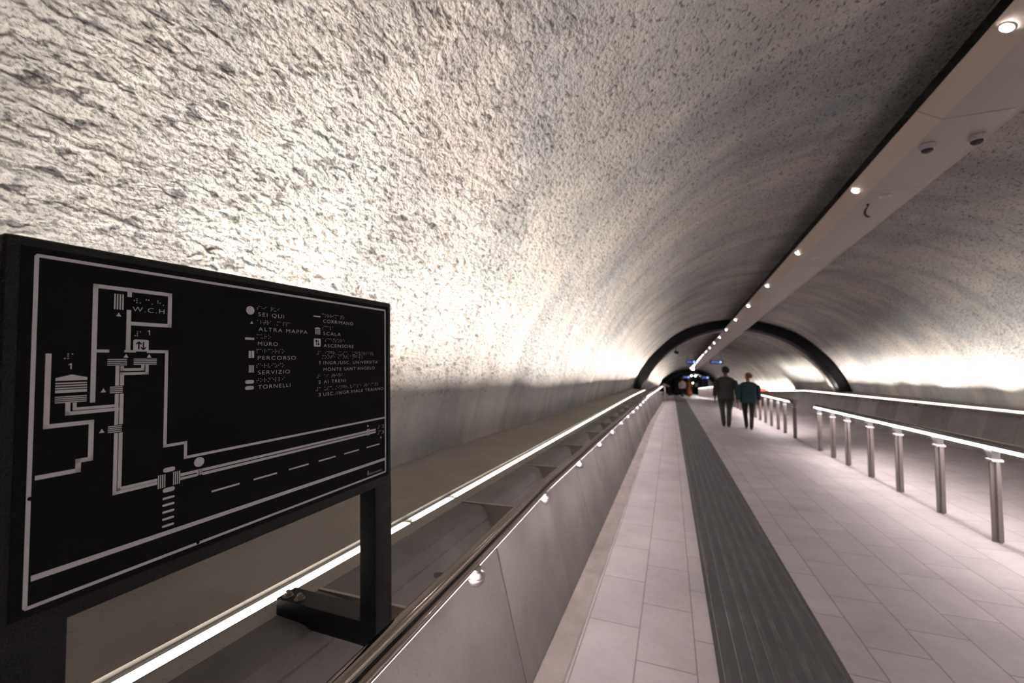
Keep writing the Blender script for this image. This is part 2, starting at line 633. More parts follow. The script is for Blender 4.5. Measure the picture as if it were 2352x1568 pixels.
def shelf(name, side):
    """ledge beside the light, the light's slot and the shelf back to the tunnel wall"""
    def P(s, y, z):
        if side < 0:
            drop = 0.0 if y < 19 else -0.12 - 0.039 * (min(y, YB) - 19)
            return Wp(s + drift(y) * (1 if y < 18.5 else 1), y, z + min(0, drop))
        if side == 2:
            return Wp(5.45 - 0.66 - s, y, z - .42)
        return Wp(5.45 - 0.66 - s + dright(y), y, z + dzright(y))
    yend = 56 if side != 1 else 26.3
    ys = [-4.2 + i * 0.7 for i in range(33)] + [18.99, 19.01] + [19.6 + i * 1.2 for i in range(100)]
    ys = sorted(y for y in ys if y <= yend and (side != 2 or y > 19.2))
    led = MB()
    led.loft([[P(-1.03, y, .90), P(-1.088, y, .905), P(-1.088, y, .80), P(-1.03, y, .80)] for y in ys])
    o1 = struct({-1: 'trim_1', 1: 'trim_2', 2: 'trim_3'}[side], led, M['ledge'])
    b = MB()
    rings = []
    for y in ys:
        w = 0.004 * noise.noise(Vector((y * 3.1, 0, side)))
        rings.append([P(-1.150 + w, y, .918), P(-1.158 + w, y, .60), P(-2.1 - (1.4 if side == 1 else 0), y, .60), P(-2.1 - (1.4 if side == 1 else 0), y, .990), P(-1.6, y, .970)])
    b.loft(rings)
    struct(name, b, M['ledge'])
    def ch(ya, yb):
        m = MB()
        yy = [y for y in ys if ya < y < yb]
        m.loft([[P(-1.088, y, .906), P(-1.0905, y, .906), P(-1.0905, y, .893), P(-1.134, y, .893), P(-1.134, y, .904), P(-1.150, y, .906), P(-1.150, y, .80), P(-1.088, y, .80)] for y in yy])
        return m
    return P, ch


PL, chL = shelf('wall_left_shelf', -1)
PR, chR = shelf('wall_right_shelf', 1)
PF, chF = shelf('wall_right_low_shelf', 2)


def strip_lamp(name, p0, p1, d, width, power, spread, col):
    la = bpy.data.lights.new(name, 'AREA')
    la.shape = 'RECTANGLE'
    ln = (p1 - p0).length
    la.size, la.size_y = ln, width
    la.energy = power * ln
    la.color = col
    la.spread = math.radians(spread)
    lo = bpy.data.objects.new(name, la)
    COL.objects.link(lo)
    ax = (p1 - p0).normalized()
    d = Vector(d)
    d = (d - ax * d.dot(ax)).normalized()
    zc = -d
    yc = zc.cross(ax).normalized()
    mw = Matrix((ax, yc, zc)).transposed().to_4x4()
    mw.translation = (p0 + p1) / 2
    lo.matrix_world = mw


def wall_light(P, ch, cuts, label, span, up=0.0):
    """the strip: visible diffusers, and over each the asymmetric washer lamp that throws its light at the wall"""
    t = thing('light_strip', label, 'strip light', P(-1.10, max(5, cuts[0]), .80), 'strip lights washing the tunnel walls')
    part('channel', ch(*span), M['channel'], t)
    for k in range(len(cuts) - 1):
        a, b = cuts[k] + 0.028, cuts[k + 1] - 0.028
        n = max(1, int((b - a) / 0.75))
        m = MB()
        m.loft([[P(-1.130, y, .894), P(-1.096, y, .894), P(-1.096, y, .9005 + up), P(-1.130, y, .9005 + up)] for y in [a + (b - a) * i / n for i in range(n + 1)]])
        part('diffuser', m, M['led_wall'], t)
        p0, p1 = P(-1.113, a, .9035 + up), P(-1.113, b, .9035 + up)
        wall = -1 if p0.x < TC else 1
        strip_lamp('washer_lamp', p0, p1, (wall * math.tan(math.radians(TILT if wall < 0 else max(0, math.degrees(math.atan2(.35 - (dright((a + b) / 2) if P is PR else 0), .5)) - 36))), 0, 1.0), 0.026, WASH, 73, (1.0, 0.90, 0.81))
    return t


WASH, TILT = 15.5, 3.0
cl = [0.50, 1.655, 2.06, 3.49, 4.97, 6.42, 7.9, 9.35, 10.8, 12.25, 13.7, 15.1, 16.6, 18.6]
wall_light(PL, chL, cl, 'white strip light let into the ledge behind the near concrete parapet, washing the rough wall', (-9, 18.9))
wall_light(PL, chL, [20.0 + 1.45 * k for k in range(25)], 'strip light low behind the parapet beyond the dark steel arch, mostly hidden', (19.1, 60))
cr = [-3.8 + 1.45 * k for k in range(17)] + [20.85, 22.5, 23.7, 25.0]
wall_light(PR, chR, cr, 'white strip light along the top of the far concrete parapet, washing the opposite wall', (-9, 25.2), .030)
wall_light(PF, chF, [19.6 + 1.45 * k for k in range(25)], 'strip light low at the foot of the opposite wall beyond the orange marker, mostly hidden', (19.3, 60))

# grout skirting at the foot of the left parapet
sk = MB()
ys = [-4.0 + 0.16 * i for i in range(200)]
rings = []
for y in ys:
    w = 0.008 * noise.noise(Vector((0, y * 2.3, 4))) + 0.004 * noise.noise(Vector((0, y * 9, 1)))
    rings.append([Wp(-.668 + drift(y), y, 0.0), Wp(-.665 + drift(y), y, 0.034), Wp(-.60 + drift(y) + w, y, 0.020), Wp(-.538 + drift(y) + w, y, 0.009), Wp(-.528 + drift(y) + w, y, 0.0)])
sk.loft(rings)
struct('baseboard_left', sk, M['grout'])


# ------------------------------------------------------------------ left handrail
def rail_s(y):
    pts = [(-4, -.50), (0.77, -.634), (2.40, -.688), (12, -.66), (30, -.66)]
    for (a, sa), (b, sb) in zip(pts, pts[1:]):
        if y <= b:
            return sa + (sb - sa) * (y - a) / (b - a) + drift(y) * 0.9
    return -.66


t = thing('handrail', 'brushed steel handrail tube along the saw-tooth concrete parapet under the map board', 'handrail', Wp(-.66, 6, .90))
b = MB()
ys = [-3.5, -1.5, 0.3, 1.5, 2.33, 2.40, 2.47, 3.4, 5, 7, 9, 12] + [13 + i for i in range(14)]
RZ = 0.937
b.tube([Wp(rail_s(y) - .008, y, RZ + .006) for y in ys], 0.0192, 24)
auto_smooth(part('tube', b, M['rail'], t, True), 60)
b = MB()
b.tube([Wp(rail_s(y) + .0135, y, RZ - .0210) for y in ys], 0.0118, 16)
part('lower_tube', b, M['rail'], t, True)
b = MB()
b.loft([[Wp(rail_s(y) - .016, y, RZ - .022), Wp(rail_s(y) + .008, y, RZ - .024), Wp(rail_s(y) + .0125, y, RZ - .009), Wp(rail_s(y) + .002, y, RZ - .002)] for y in ys])
part('groove_shade', b, M['black'], t, label='black band standing for shade in the groove between the two steel tubes')  # black filler stands for the shade in the rail's groove
b = MB()
yy = [y for y in ys if y >= -3.5]
for a, c in zip(yy, yy[1:]):
    b.loft([[Wp(rail_s(y) + .0060, y, RZ - .0352), Wp(rail_s(y) + .0175, y, RZ - .0350), Wp(rail_s(y) + .0175, y, RZ - .0300), Wp(rail_s(y) + .0060, y, RZ - .0300)] for y in (a + .004, c - .004)])
part('light_slot', b, M['led_rail'], t, label='white light slot under the steel tube')
RAILW = 4.2
for a, c in zip(yy, yy[1:]):
    if c - a > .2:
        strip_lamp('handrail_lamp', Wp(rail_s(a) + .012, a, RZ - .037), Wp(rail_s(c) + .012, c, RZ - .037), (.45, 0, -.9), .018, RAILW, 160, (1.0, .865, .885))
k = 0
yk = FIN0 + 0.30 + FSTEP * 2
while yk < 26:
    b = MB()
    c = Wp(rail_s(yk) + .012, yk, RZ - .030)
    b.disc(c, (0, 0, -1), 0.020, 0.020, 14)
    b.dome(c + Vector((.004, 0, -.030)), (0, 0, -1), 0.032, 16, 6, 1.0)
    b.dome(c + Vector((.004, 0, -.030)), (0, 0, 1), 0.032, 16, 6, .6)
    e = Wp(-.80 + drift(yk), yk, RZ - .085)
    b.tube([c + Vector((0, 0, -.026)), c + Vector((-.03, 0, -.038)), e], 0.010, 10)
    part('bracket', b, M['chrome'], t, True)
    yg = yk - 0.30
    b = MB()
    b.loft([[Wp(s_ + drift(yg), yy, z_) for s_, z_ in ((-.868, .765), (-.862, .785), (-.720, .868), (-.672, .905), (-.672, .9115), (-.92, .9055), (-1.028, .9035), (-1.028, .899), (-.925, .894), (-.90, .884), (-.884, .850))] for yy in (yg - .010, yg - .001)])
    gp = part('gusset', b, M['gusset'], t)
    b = MB()
    b.loft([[Wp(s_ + drift(yg), yy, z_) for s_, z_ in ((-.672, .9118), (-.672, .9135), (-.92, .9075), (-1.028, .9055), (-1.028, .9036), (-.92, .9056))] for yy in (yg - .010, yg - .001)])
    part('lit_edge', b, M['edge'], gp, label='pale top edge with its highlight painted on')  # highlight along the plate top, laid on as a pale strip
    yk += FSTEP
# end of the rail: a pale post with a short cross piece
ep = thing('rail_end_post', 'pale steel post with short crosspiece where the handrail beside the parapet ends', 'post', Wp(-.30, 26.3, 0))
b = MB()
b.loft([[Wp(-.30 + dx * .045 + (z * -.06), 26.3 + dy * .03, z) for dx, dy in ((-1, -1), (1, -1), (1, 1), (-1, 1))] for z in (0, 1.0)])
part('upright', b, M['stub'], ep)
b = MB()
b.tube([Wp(-.42, 26.25, .99), Wp(-.14, 26.35, .88)], 0.045, 10)
part('crosspiece', b, M['stub'], ep)


# ------------------------------------------------------------------ the railings in the middle of the walkway
def railing(label, ya, yb, posts, cuts, kind, tallend=None):
    t = thing('railing', label, 'railing', Wp(2.94, posts[0], 0), 'steel railings with lit handrails along the middle')
    b = MB()
    b.tube([Wp(2.955, y, .935) for y in (ya, (ya + yb) / 2, yb)], 0.030, 18)
    part('tube', b, M['rail'], t, True)
    b = MB()
    b.loft([[Wp(2.90, y, .895), Wp(2.945, y, .890), Wp(2.985, y, .925), Wp(2.925, y, .945)] for y in (ya, yb)])
    part('lower_profile', b, M['channel'], t)
    for a, c in zip(cuts, cuts[1:]):
        b = MB()
        b.loft([[Wp(2.899, y, .886), Wp(2.925, y, .880), Wp(2.930, y, .886), Wp(2.905, y, .916), Wp(2.897, y, .914)] for y in (a + .014, c - .014)])
        part('light_slot', b, M['led_rail'], t, label='white light slot on the walkway side')
        strip_lamp('handrail_lamp', Wp(2.897, a + .02, .884), Wp(2.897, c - .02, .884), (-.12, 0, -.99), .02, RAILW * 1.2, 172, (1.0, .865, .885))
        b = MB()  # unseen second slot and lamp, added to brighten the right lane
        b.loft([[Wp(2.972, y, .889), Wp(2.986, y, .893), Wp(2.988, y, .908), Wp(2.974, y, .897)] for y in (a + .014, c - .014)])
        part('light_slot', b, M['led_rail'], t, label='unseen white light slot added on the far side')
        strip_lamp('handrail_lamp', Wp(2.985, a + .02, .884), Wp(2.985, c - .02, .884), (.4, 0, -.92), .02, RAILW * 1.3, 165, (1.0, .88, .89))
    for y in posts:
        b = MB()
        top = .775
        b.hexa([Wp(2.94 - .012, y - .0 - .044, 0), Wp(2.94 + .012, y - .044, 0), Wp(2.94 + .012, y + .044, 0), Wp(2.94 - .012, y + .044, 0),
                Wp(2.94 - .012, y - .044, top), Wp(2.94 + .012, y - .044, top), Wp(2.94 + .012, y + .044, top), Wp(2.94 - .012, y + .044, top)])
        b.hexa([Wp(2.94 - .040, y - .010, 0), Wp(2.94 + .040, y - .010, 0), Wp(2.94 + .040, y + .010, 0), Wp(2.94 - .040, y + .010, 0),
                Wp(2.94 - .040, y - .010, top), Wp(2.94 + .040, y - .010, top), Wp(2.94 + .040, y + .010, top), Wp(2.94 - .040, y + .010, top)])
        p = part('post', b, M['post'], t)
        b = MB()
        b.box(Wp(2.94, y, top + .009), .086, .092, .018)
        part('cap', b, M['chrome'], p)
        b = MB()
        r0 = [(-.030, -.020), (.030, -.020), (.030, .020), (-.030, .020)]
        b.loft([[Wp(2.94 + dx, y + dy, top + .017) for dx, dy in r0]] + [[Wp(2.945 + dx * 1.15, y + dy * 3.4 + .05, .900) for dx, dy in r0]])
        part('bracket', b, M['channel'], p)
    return t


p1 = [1.85, 2.77, 3.69, 4.61, 5.53, 6.44, 7.39, 8.28, 9.20, 9.93, 10.71]
railing('steel railing with broad posts and lit handrail nearest in the middle of the walkway', -3.6, 10.95, [-2.75, -.91, .93] + p1[1:], [-3.3 + 0.92 * k for k in range(15)] + [10.3, 10.93], 0)
p2 = [12.63, 13.62, 14.42, 15.3, 16.2, 17.1, 18.0, 18.9, 19.8, 20.7, 21.6, 22.5, 23.4]
railing('second steel railing with slim posts starting beyond the gap, passing behind the woman in teal', 12.5, 23.6, p2, [13.0 + 0.92 * k for k in range(12)], 1)
p3 = [31.5 + 1.3 * k for k in range(17)]
railing('distant steel railing low on the far ramp behind the man in the suit', 31.2, 52.8, p3, [31.3 + 1.3 * k for k in range(17)], 1)
rb = MB()
rb.box(Wp(4.42, 25.3, .82), .42, .10, .12)
solo('marker_lamp', rb, M['orange'], 'small orange red marker at the far end of the opposite strip light', 'marker lamp', Wp(4.42, 25.3, .76))

# ------------------------------------------------------------------ duct under the crown
ZB = 3.98
SEC = [(2.065, 4.085), (2.235, ZB), (2.72, ZB), (2.89, 4.085), (2.86, 4.44), (2.095, 4.44)]
dt = thing('ceiling_duct', 'long beige metal duct hung under the tunnel crown carrying the downlights', 'ceiling duct', Tp(2.48, 10, ZB))


def facet(i, j, mat, name, y0, y1, th=0.012):
    b = MB()
    a, c = Vector((SEC[i][0], 0, SEC[i][1])), Vector((SEC[j][0], 0, SEC[j][1]))
    nrm = Vector((-(c.z - a.z), 0, c.x - a.x)).normalized() * th
    b.loft([[Tp(a.x, y, a.z), Tp(c.x, y, c.z), Tp(c.x + nrm.x, y, c.z + nrm.z), Tp(a.x + nrm.x, y, a.z + nrm.z)] for y in (y0, y1)])
    return part(name, b, mat, dt)


SEAMS = [0.6 + 1.2 * k for k in range(41)]
cuts = [-4.0] + [0.35, 4.62, 6.05, 9.2, 12.3, 15.4, 18.1] + [21.2 + 3.05 * k for k in range(10)]
for a, c in zip(cuts, cuts[1:]):
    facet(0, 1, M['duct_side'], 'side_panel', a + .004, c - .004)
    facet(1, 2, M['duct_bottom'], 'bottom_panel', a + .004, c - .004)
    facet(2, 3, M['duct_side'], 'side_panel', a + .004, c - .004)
b = MB()
b.loft([[Tp(2.19, y, 4.06), Tp(2.26, y, 4.0), Tp(2.695, y, 4.0), Tp(2.76, y, 4.06), Tp(2.70, y, 4.42), Tp(2.25, y, 4.42)] for y in (-4.0, 49)])
part('shade_core', b, M['black'], dt)  # painted black to stand for the shade between duct and crown
# downlights in the left side panel
ORD = ['nearest of the row', 'second of the row', 'third of the row', 'fourth of the row', 'fifth of the row', 'sixth of the row', 'seventh of the row', 'eighth of the row', 'ninth of the row', 'tenth of the row',
       'eleventh of the row', 'twelfth of the row', 'thirteenth of the row', 'fourteenth of the row', 'fifteenth of the row', 'sixteenth of the row', 'seventeenth of the row', 'eighteenth of the row', 'nineteenth of the row', 'last of the row']
nl = Vector((-(SEC[0][1] - SEC[1][1]), 0, -(SEC[1][0] - SEC[0][0]))).normalized()
nl = Vector((-0.527, 0, -0.85)).normalized()
proto = None
for k in range(-3, 20):
    y = 3.68 + 2.44 * k
    if y > 48.6:
        break
    c = Tp(2.132, y, 4.0437) + nl * 0.001
    if proto is None:
        proto = thing('downlight', '', 'downlight', c)
        b = MB()
        b.loft([[c + (Vector((0, 1, 0)) * math.cos(q) + nl.cross(Vector((0, 1, 0))) * math.sin(q)) * r + nl * h for q in [2 * PI * i / 20 for i in range(20)]] for r, h in ((.050, 0), (.048, .006), (.036, .007), (.034, .001))], False)
        part('trim_ring', b, M['white'], proto, True)
        b = MB()
        b.disc(c + nl * .001, nl, .026, .002, 20)
        part('lens', b, M['spot'], proto)
        o = proto
    else:
        o = copy_tree(proto)
        o.location = c
    o['group'] = 'downlights in the ceiling duct'
    o['label'] = 'round bright downlight in the beige ceiling duct, ' + ORD[k] + (' at the top corner' if k == 0 else ' going into the tunnel') if k >= 0 else 'downlight in the duct, overhead beside the board, ' + ('first', 'second', 'third')[k + 3] + ' before the visible row'
# dome cameras
for s, y, lab in ((2.33, 5.06, 'white dome camera with black lens under the middle of the ceiling duct'), (2.665, 5.02, 'white dome camera with black lens at the right edge of the ceiling duct')):
    c = Tp(s, y, ZB)
    cam = thing('dome_camera', lab, 'security camera', c, 'dome cameras under the ceiling duct')
    b = MB()
    b.disc(c, (0, 0, -1), .058, .045, 20, .056)
    auto_smooth(part('housing', b, M['white'], cam), 40)
    b = MB()
    b.dome(c + Vector((0, 0, -.045)), (0, 0, -1), .046, 18, 6, 0.8)
    part('lens_dome', b, M['black'], cam, True)
for y, lab in ((6.2, 'flat white ceiling disc on the duct just beyond the dome cameras'), (8.7, 'flat white ceiling disc on the duct beside the third downlight'), (11.15, 'small flat white disc, farthest of three on the duct')):
    c = Tp(2.45, y, ZB)
    d = thing('ceiling_speaker', lab, 'ceiling disc', c, 'flat discs under the ceiling duct')
    b = MB()
    b.disc(c, (0, 0, -1), .062, .010, 24, .054)
    part('rim', b, M['white'], d)
    b = MB()
    b.disc(c + Vector((0, 0, -.010)), (0, 0, -1), .040, .003, 24, .036)
    part('grille', b, M['duct_bottom'], d)
b = MB()
c = Tp(2.36, 6.42, ZB)
b.tube([c + Vector(q) for q in ((0, 0, .01), (.0, 0, -.03), (-.025, .01, -.07), (-.035, 0, -.12), (-.01, .0, -.155), (.02, 0, -.165))], [.008, .007, .013, .015, .013, .009], 10)
b.disc(c, (0, 0, -1), .018, .01, 12)
solo('loose_cable', b, M['black'], 'short black cable end dangling from a hole in the duct underside', 'cable', c, None, True)


# ------------------------------------------------------------------ dark steel arches
def arch(label, y0, ro, ri, depth, a0, cx=TC):
    t = thing('arch_rib', label, 'steel arch', Tp(cx, y0, 0))
    b = MB()
    n = 72
    rings = []
    for i in range(n + 1):
        a = a0 + (PI - 2 * a0) * i / n
        d = (math.cos(a), math.sin(a))
        ro2 = ro
        rings.append([Tp(cx + d[0] * r, y, TZ + d[1] * r) for r, y in ((ro2, y0), (ri + .05, y0), (ri, y0 + .10), (ri, y0 + depth - .06), (ri + .06, y0 + depth), (ro2, y0 + depth))])
    b.loft(rings)
    auto_smooth(part('rib', b, M['ring'], t), 25)
    b = MB()
    b.loft([[Tp(cx + math.cos(a) * r, y, TZ + math.sin(a) * r) for r, y in ((ri + .002, y0 + depth * .45), (ri - .006, y0 + depth * .45), (ri - .006, y0 + depth * .8), (ri + .002, y0 + depth * .8))] for a in [a0 + (PI - 2 * a0) * i / n for i in range(n + 1)]])
    part('lit_soffit_band', b, M['ringlit'], t)  # lit part of the soffit, painted as a paler band
    return t


arch('big dark steel arch spanning the tunnel, nearest of the two', 18.3, 3.95, 3.60, .75, .29)
arch('smaller looking dark steel arch far down the tunnel at the hall mouth', 57.0, 3.95, 3.55, .8, .16)
b = MB()
c = Tp(TC - 3.45 * math.cos(.93), 18.5, TZ + 3.45 * math.sin(.93))
b.tube([c + Vector((0, 0, .2)), c], .015, 8)
b.tube([c + Vector((-.06, 0, 0)), c + Vector((.09, -.03, -.05))], .06, 12)
solo('spotlight', b, M['black'], 'small black spotlight hanging under the left side of the nearest steel arch', 'spotlight', c)


# ------------------------------------------------------------------ hanging direction signs
def hang_sign(label, y, s0, s1, z0, z1, rods=True):
    t = thing('direction_sign', label, 'hanging sign', Wp((s0 + s1) / 2, y, z0), 'dark hanging signs with blue glowing text')
    b = MB()
    b.box((Wp((s0 + s1) / 2, y, (z0 + z1) / 2)), s1 - s0, .10, z1 - z0)
    part('panel', b, M['black'], t)
    h = z1 - z0
    w = s1 - s0
    for r in range(2):
        b = MB()
        x = s0 + .10 * w
        while x < s0 + .60 * w:
            dx = w * R.uniform(.05, .10)
            b.box(Wp(x + dx / 2, y - .053, z0 + h * (.33 + .34 * r)), dx, .006, h * .18)
            x += dx + w * .025
        part('text_row', b, M['bluetext'], t)
    b = MB()
    b.disc(Wp(s0 + .80 * w, y - .050, (z0 + z1) / 2), (0, -1, 0), h * .30, .006, 16)
    part('symbol', b, M['bluedot'], t)
    b = MB()
    for s in (s0 + .15 * w, s1 - .15 * w):
        zt = TZ + math.sqrt(max(.1, (TR) ** 2 - (s - TC) ** 2)) + GT * y - ramp(y)
        b.tube([Wp(s, y, z1 - .02), Wp(s, y, zt)], .012, 6)
    part('hanger', b, M['black'], t)


hang_sign('blue lettered hanging sign left of the duct, nearer pair', 33, 1.03, 1.72, 2.50, 2.76)
hang_sign('blue lettered hanging sign right of the duct above the man in the suit', 33, 2.62, 3.46, 2.50, 2.76)
hang_sign('faint blue hanging sign left of the duct, farther pair', 55, 1.35, 2.15, 2.08, 2.42)
hang_sign('faint blue hanging sign right of the duct, farther pair', 55, 3.35, 4.25, 2.06, 2.40)

# ------------------------------------------------------------------ dark hall at the far end
b = MB()
n = 28
rings = []
for y in (58.0, 125.0):
    rings.append([Tp(TC + math.cos(a) * 4.3, y, TZ + math.sin(a) * 4.35) for a in [-.5 + (PI + 1.0) * i / n for i in range(n + 1)]])
b.loft(rings, False, False)
struct('ceiling_hall', b, M['dark'])
b = MB()
b.box(Tp(TC, 125.1, 1.5), 12, .2, 9)
struct('wall_end', b, M['dark'])
b = MB()
b.box((2.2, -5.05, 1.5), 10, .1, 8)
struct('wall_back', b, M['darkmid'])
for s, y, w, h, mt in ((-.2, 64, .5, 2.7, 'darkmid'), (.75, 70, .6, 2.6, 'dark'), (4.6, 66, .7, 2.6, 'darkmid'), (5.4, 62, .5, 2.4, 'dark')):
    b = MB()
    b.box(Wp(s, y, h / 2), w, .5, h)
    struct('wall_pier', b, M[mt])
HALL = [((3.11, 74, -1.26), 'left lamp of the upper pair'), ((3.69, 74, -1.27), 'right lamp of the upper pair'), ((4.61, 104, -4.05), 'left lamp of the lower pair'), ((5.43, 104, -4.08), 'right lamp of the lower pair'), ((2.10, 46.5, .465), 'single lamp above the pairs')]
for (c, lab) in HALL:
    c = Vector(c)
    lp = thing('hall_lamp', 'white lamp in the dark hall at the tunnel end, ' + lab, 'ceiling lamp', c, 'lamps in the dark hall')
    b = MB()
    b.disc(c + Vector((0, .05, 0)), (0, -1, -.3), .085, .05, 16)
    part('housing', b, M['black'], lp)
    b = MB()
    b.disc(c + Vector((0, -.004, -.015)), (0, -1, -.3), .07, .006, 16)
    part('lens', b, M['hall'], lp)
    la = bpy.data.lights.new('hall_lamp_light', 'AREA')
    la.shape, la.size, la.energy = 'DISK', .14, (30 if c.y < 50 else 150)
    lo = bpy.data.objects.new('hall_lamp_light', la)
    COL.objects.link(lo)
    lo.location = c + Vector((0, -.02, -.02))
    lo.rotation_euler = (math.radians(-35), 0, 0)


# ------------------------------------------------------------------ the tactile map board
SO = Vector((-0.72155198, 0.26934698, 1.70492063))
E1 = Vector((2.59211764e-02, 9.99663803e-01, 6.10778719e-04))
E2 = Vector((1.80876325e-02, 1.41873777e-04, -9.99836395e-01))
EN = Vector((0.99950034, -0.02592798, 0.01807787))          # towards the walkway


def U(u, v, h=0.0):
    return SO + E1 * (u / 1000) + E2 * (v / 1000) + EN * (h / 1000)


bx0, bx1, by0, by1 = -26, 672, -22, 452
base = U(321, 850, -25)
sg = thing('map_board', 'black tactile map board with pale grey plan and raised dots standing on the parapet', 'information sign', base)
b = MB()
D = 50


def ubox(mb, u0, u1, v0, v1, h0, h1):
    return mb.hexa([U(u0, v1, h0), U(u1, v1, h0), U(u1, v1, h1), U(u0, v1, h1), U(u0, v0, h0), U(u1, v0, h0), U(u1, v0, h1), U(u0, v0, h1)])


ubox(b, bx0, bx1, by0, by1, -D, 0)
o = part('board', b, M['sign'], sg)
bevel(o, .006, 3)
b = MB()
ubox(b, -12, 659, -10, 430, -2, 0.8)
o = part('plate', b, M['plate'], sg)
for u0, u1 in ((bx0, 40), (609, bx1)):
    b = MB()
    ubox(b, u0, u1, by1 - 6, 846, -D, -0.2)
    p = part('post', b, M['sign'], sg)
    bevel(p, .003, 2)
    b = MB()
    ubox(b, u0, u1, 786, 846, -345, -D + 6)
    a = part('foot_arm', b, M['sign'], sg)
    bevel(a, .004, 2)
    um = (u0 + u1) / 2
    for hh in (-322, -278):
        b = MB()
        b.disc(U(um - 12, 786.5, hh), -E2, .014, .002, 20)
        b.disc(U(um - 12, 784.5, hh), -E2, .0105, .007, 6)
        b.disc(U(um - 12, 777.5, hh), -E2, .0065, .006, 14)
        bo = part('bolt', b, M['brass'], a)

# printed plan: flat raised shapes on the plate
H0, H1 = 0.6, 1.5
pr = MB()


def poly(pts, h0=H0, h1=H1, mb=None):
    mb = pr if mb is None else mb
    mb.loft([[U(x, y, h) for x, y in pts] for h in (h0, h1)])


def rect(u0, u1, v0, v1, mb=None, h1=H1):
    poly([(u0, v0), (u1, v0), (u1, v1), (u0, v1)], H0, h1, mb)


def path(pts, w):
    for (a, c) in zip(pts, pts[1:]):
        if abs(a[0] - c[0]) < .01:
            rect(a[0] - w / 2, a[0] + w / 2, min(a[1], c[1]) - w / 2, max(a[1], c[1]) + w / 2)
        elif abs(a[1] - c[1]) < .01:
            rect(min(a[0], c[0]) - w / 2, max(a[0], c[0]) + w / 2, a[1] - w / 2, a[1] + w / 2)
        else:
            d = Vector((c[0] - a[0], c[1] - a[1])).normalized()
            q = Vector((-d.y, d.x)) * w / 2
            poly([(a[0] + q.x, a[1] + q.y), (c[0] + q.x, c[1] + q.y), (c[0] - q.x, c[1] - q.y), (a[0] - q.x, a[1] - q.y)])


def ell(u, v, a, c, n=24):
    poly([(u + a * math.cos(2 * PI * i / n), v + c * math.sin(2 * PI * i / n)) for i in range(n)])


def pill(u0, u1, v0, v1, n=8, mb=None, h1=H1):
    r = (v1 - v0) / 2
    c = (v0 + v1) / 2
    pts = [(u1 - r + r * math.sin(PI * i / n), c - r * math.cos(PI * i / n)) for i in range(n + 1)]
    pts += [(u0 + r - r * math.sin(PI * i / n), c + r * math.cos(PI * i / n)) for i in range(n + 1)]
    poly(pts, H0, h1, mb)


def tri(u, v, w=5, h=5):
    poly([(u, v - h / 2), (u + w / 2, v + h / 2), (u - w / 2, v + h / 2)])


def bars(u0, u1, v0, v1, n, horiz):
    if horiz:
        w = (v1 - v0) / (2 * n - 1) * 1.0
        for i in range(n):
            a = v0 + (v1 - v0 - w) * i / (n - 1)
            rect(u0, u1, a, a + w)
    else:
        w = (u1 - u0) / (2 * n - 1) * 1.0
        for i in range(n):
            a = u0 + (u1 - u0 - w) * i / (n - 1)
            rect(a, a + w, v0, v1)


# border
path([(3, 0), (644.5, 0)], 4)
path([(3, 419.3), (644.5, 419.3)], 4)
path([(1, 3), (1, 416.3)], 4)
path([(646.3, 3), (646.3, 416.3)], 4)
for cu, cv, a0 in ((3, 2, PI), (644.5, 2, 1.5 * PI), (644.5, 417.3, 0), (3, 417.3, .5 * PI)):
    ps = [(cu + 3.9 * math.cos(a0 + PI / 2 * i / 5), cv + 3.9 * math.sin(a0 + PI / 2 * i / 5)) for i in range(6)]
    poly(ps + [(cu, cv)])
# walls of the plan
path([(57, 181), (57, 28.5), (145, 28.5), (145, 76), (94, 76)], 5.2)
path([(94.3, 28), (94.3, 36)], 4.8)
path([(94, 59.5), (94, 114)], 5)
path([(91.5, 115.5), (102, 115.5)], 3.2)
path([(117, 115.5), (142, 115.5), (142, 257), (170.5, 257), (170.5, 280), (642, 280)], 4.2)
path([(59, 115.5), (71, 115.5)], 4)
path([(14, 122), (14, 209), (56.5, 209), (56.5, 257), (44.5, 257), (44.5, 269), (8.5, 269)], 5.2)
path([(8.5, 386.5), (642.5, 386.5)], 6.5)
# double guide lines
path([(33, 184), (33, 195.3), (83, 195.3)], 4.6)
path([(39.5, 184), (39.5, 190.3), (80, 190.3)], 3.6)
path([(82.6, 138), (82.6, 161)], 4.2)
path([(82.6, 176.5), (82.6, 191)], 4.2)
path([(82.8, 195), (82.8, 214.5)], 4.2)
path([(82.8, 230), (82.8, 309.5), (131, 309.5)], 4.2)
path([(88, 147), (88, 161)], 4.2)
path([(88, 176.5), (88, 214.5)], 4.2)
path([(88, 230), (88, 304.8), (131, 304.8)], 4.2)
path([(87.8, 138), (87.8, 141.3), (112, 141.3), (112, 137)], 3.8)
path([(88, 147), (117.2, 147), (117.2, 137)], 3.8)
for a, c in ((164, 188), (196.5, 577), (587, 609)):
    rect(a, c, 303.2, 307.6)
    rect(a, c, 309.4, 313.8) if a > 165 else rect(a, c, 309.4, 313.2)
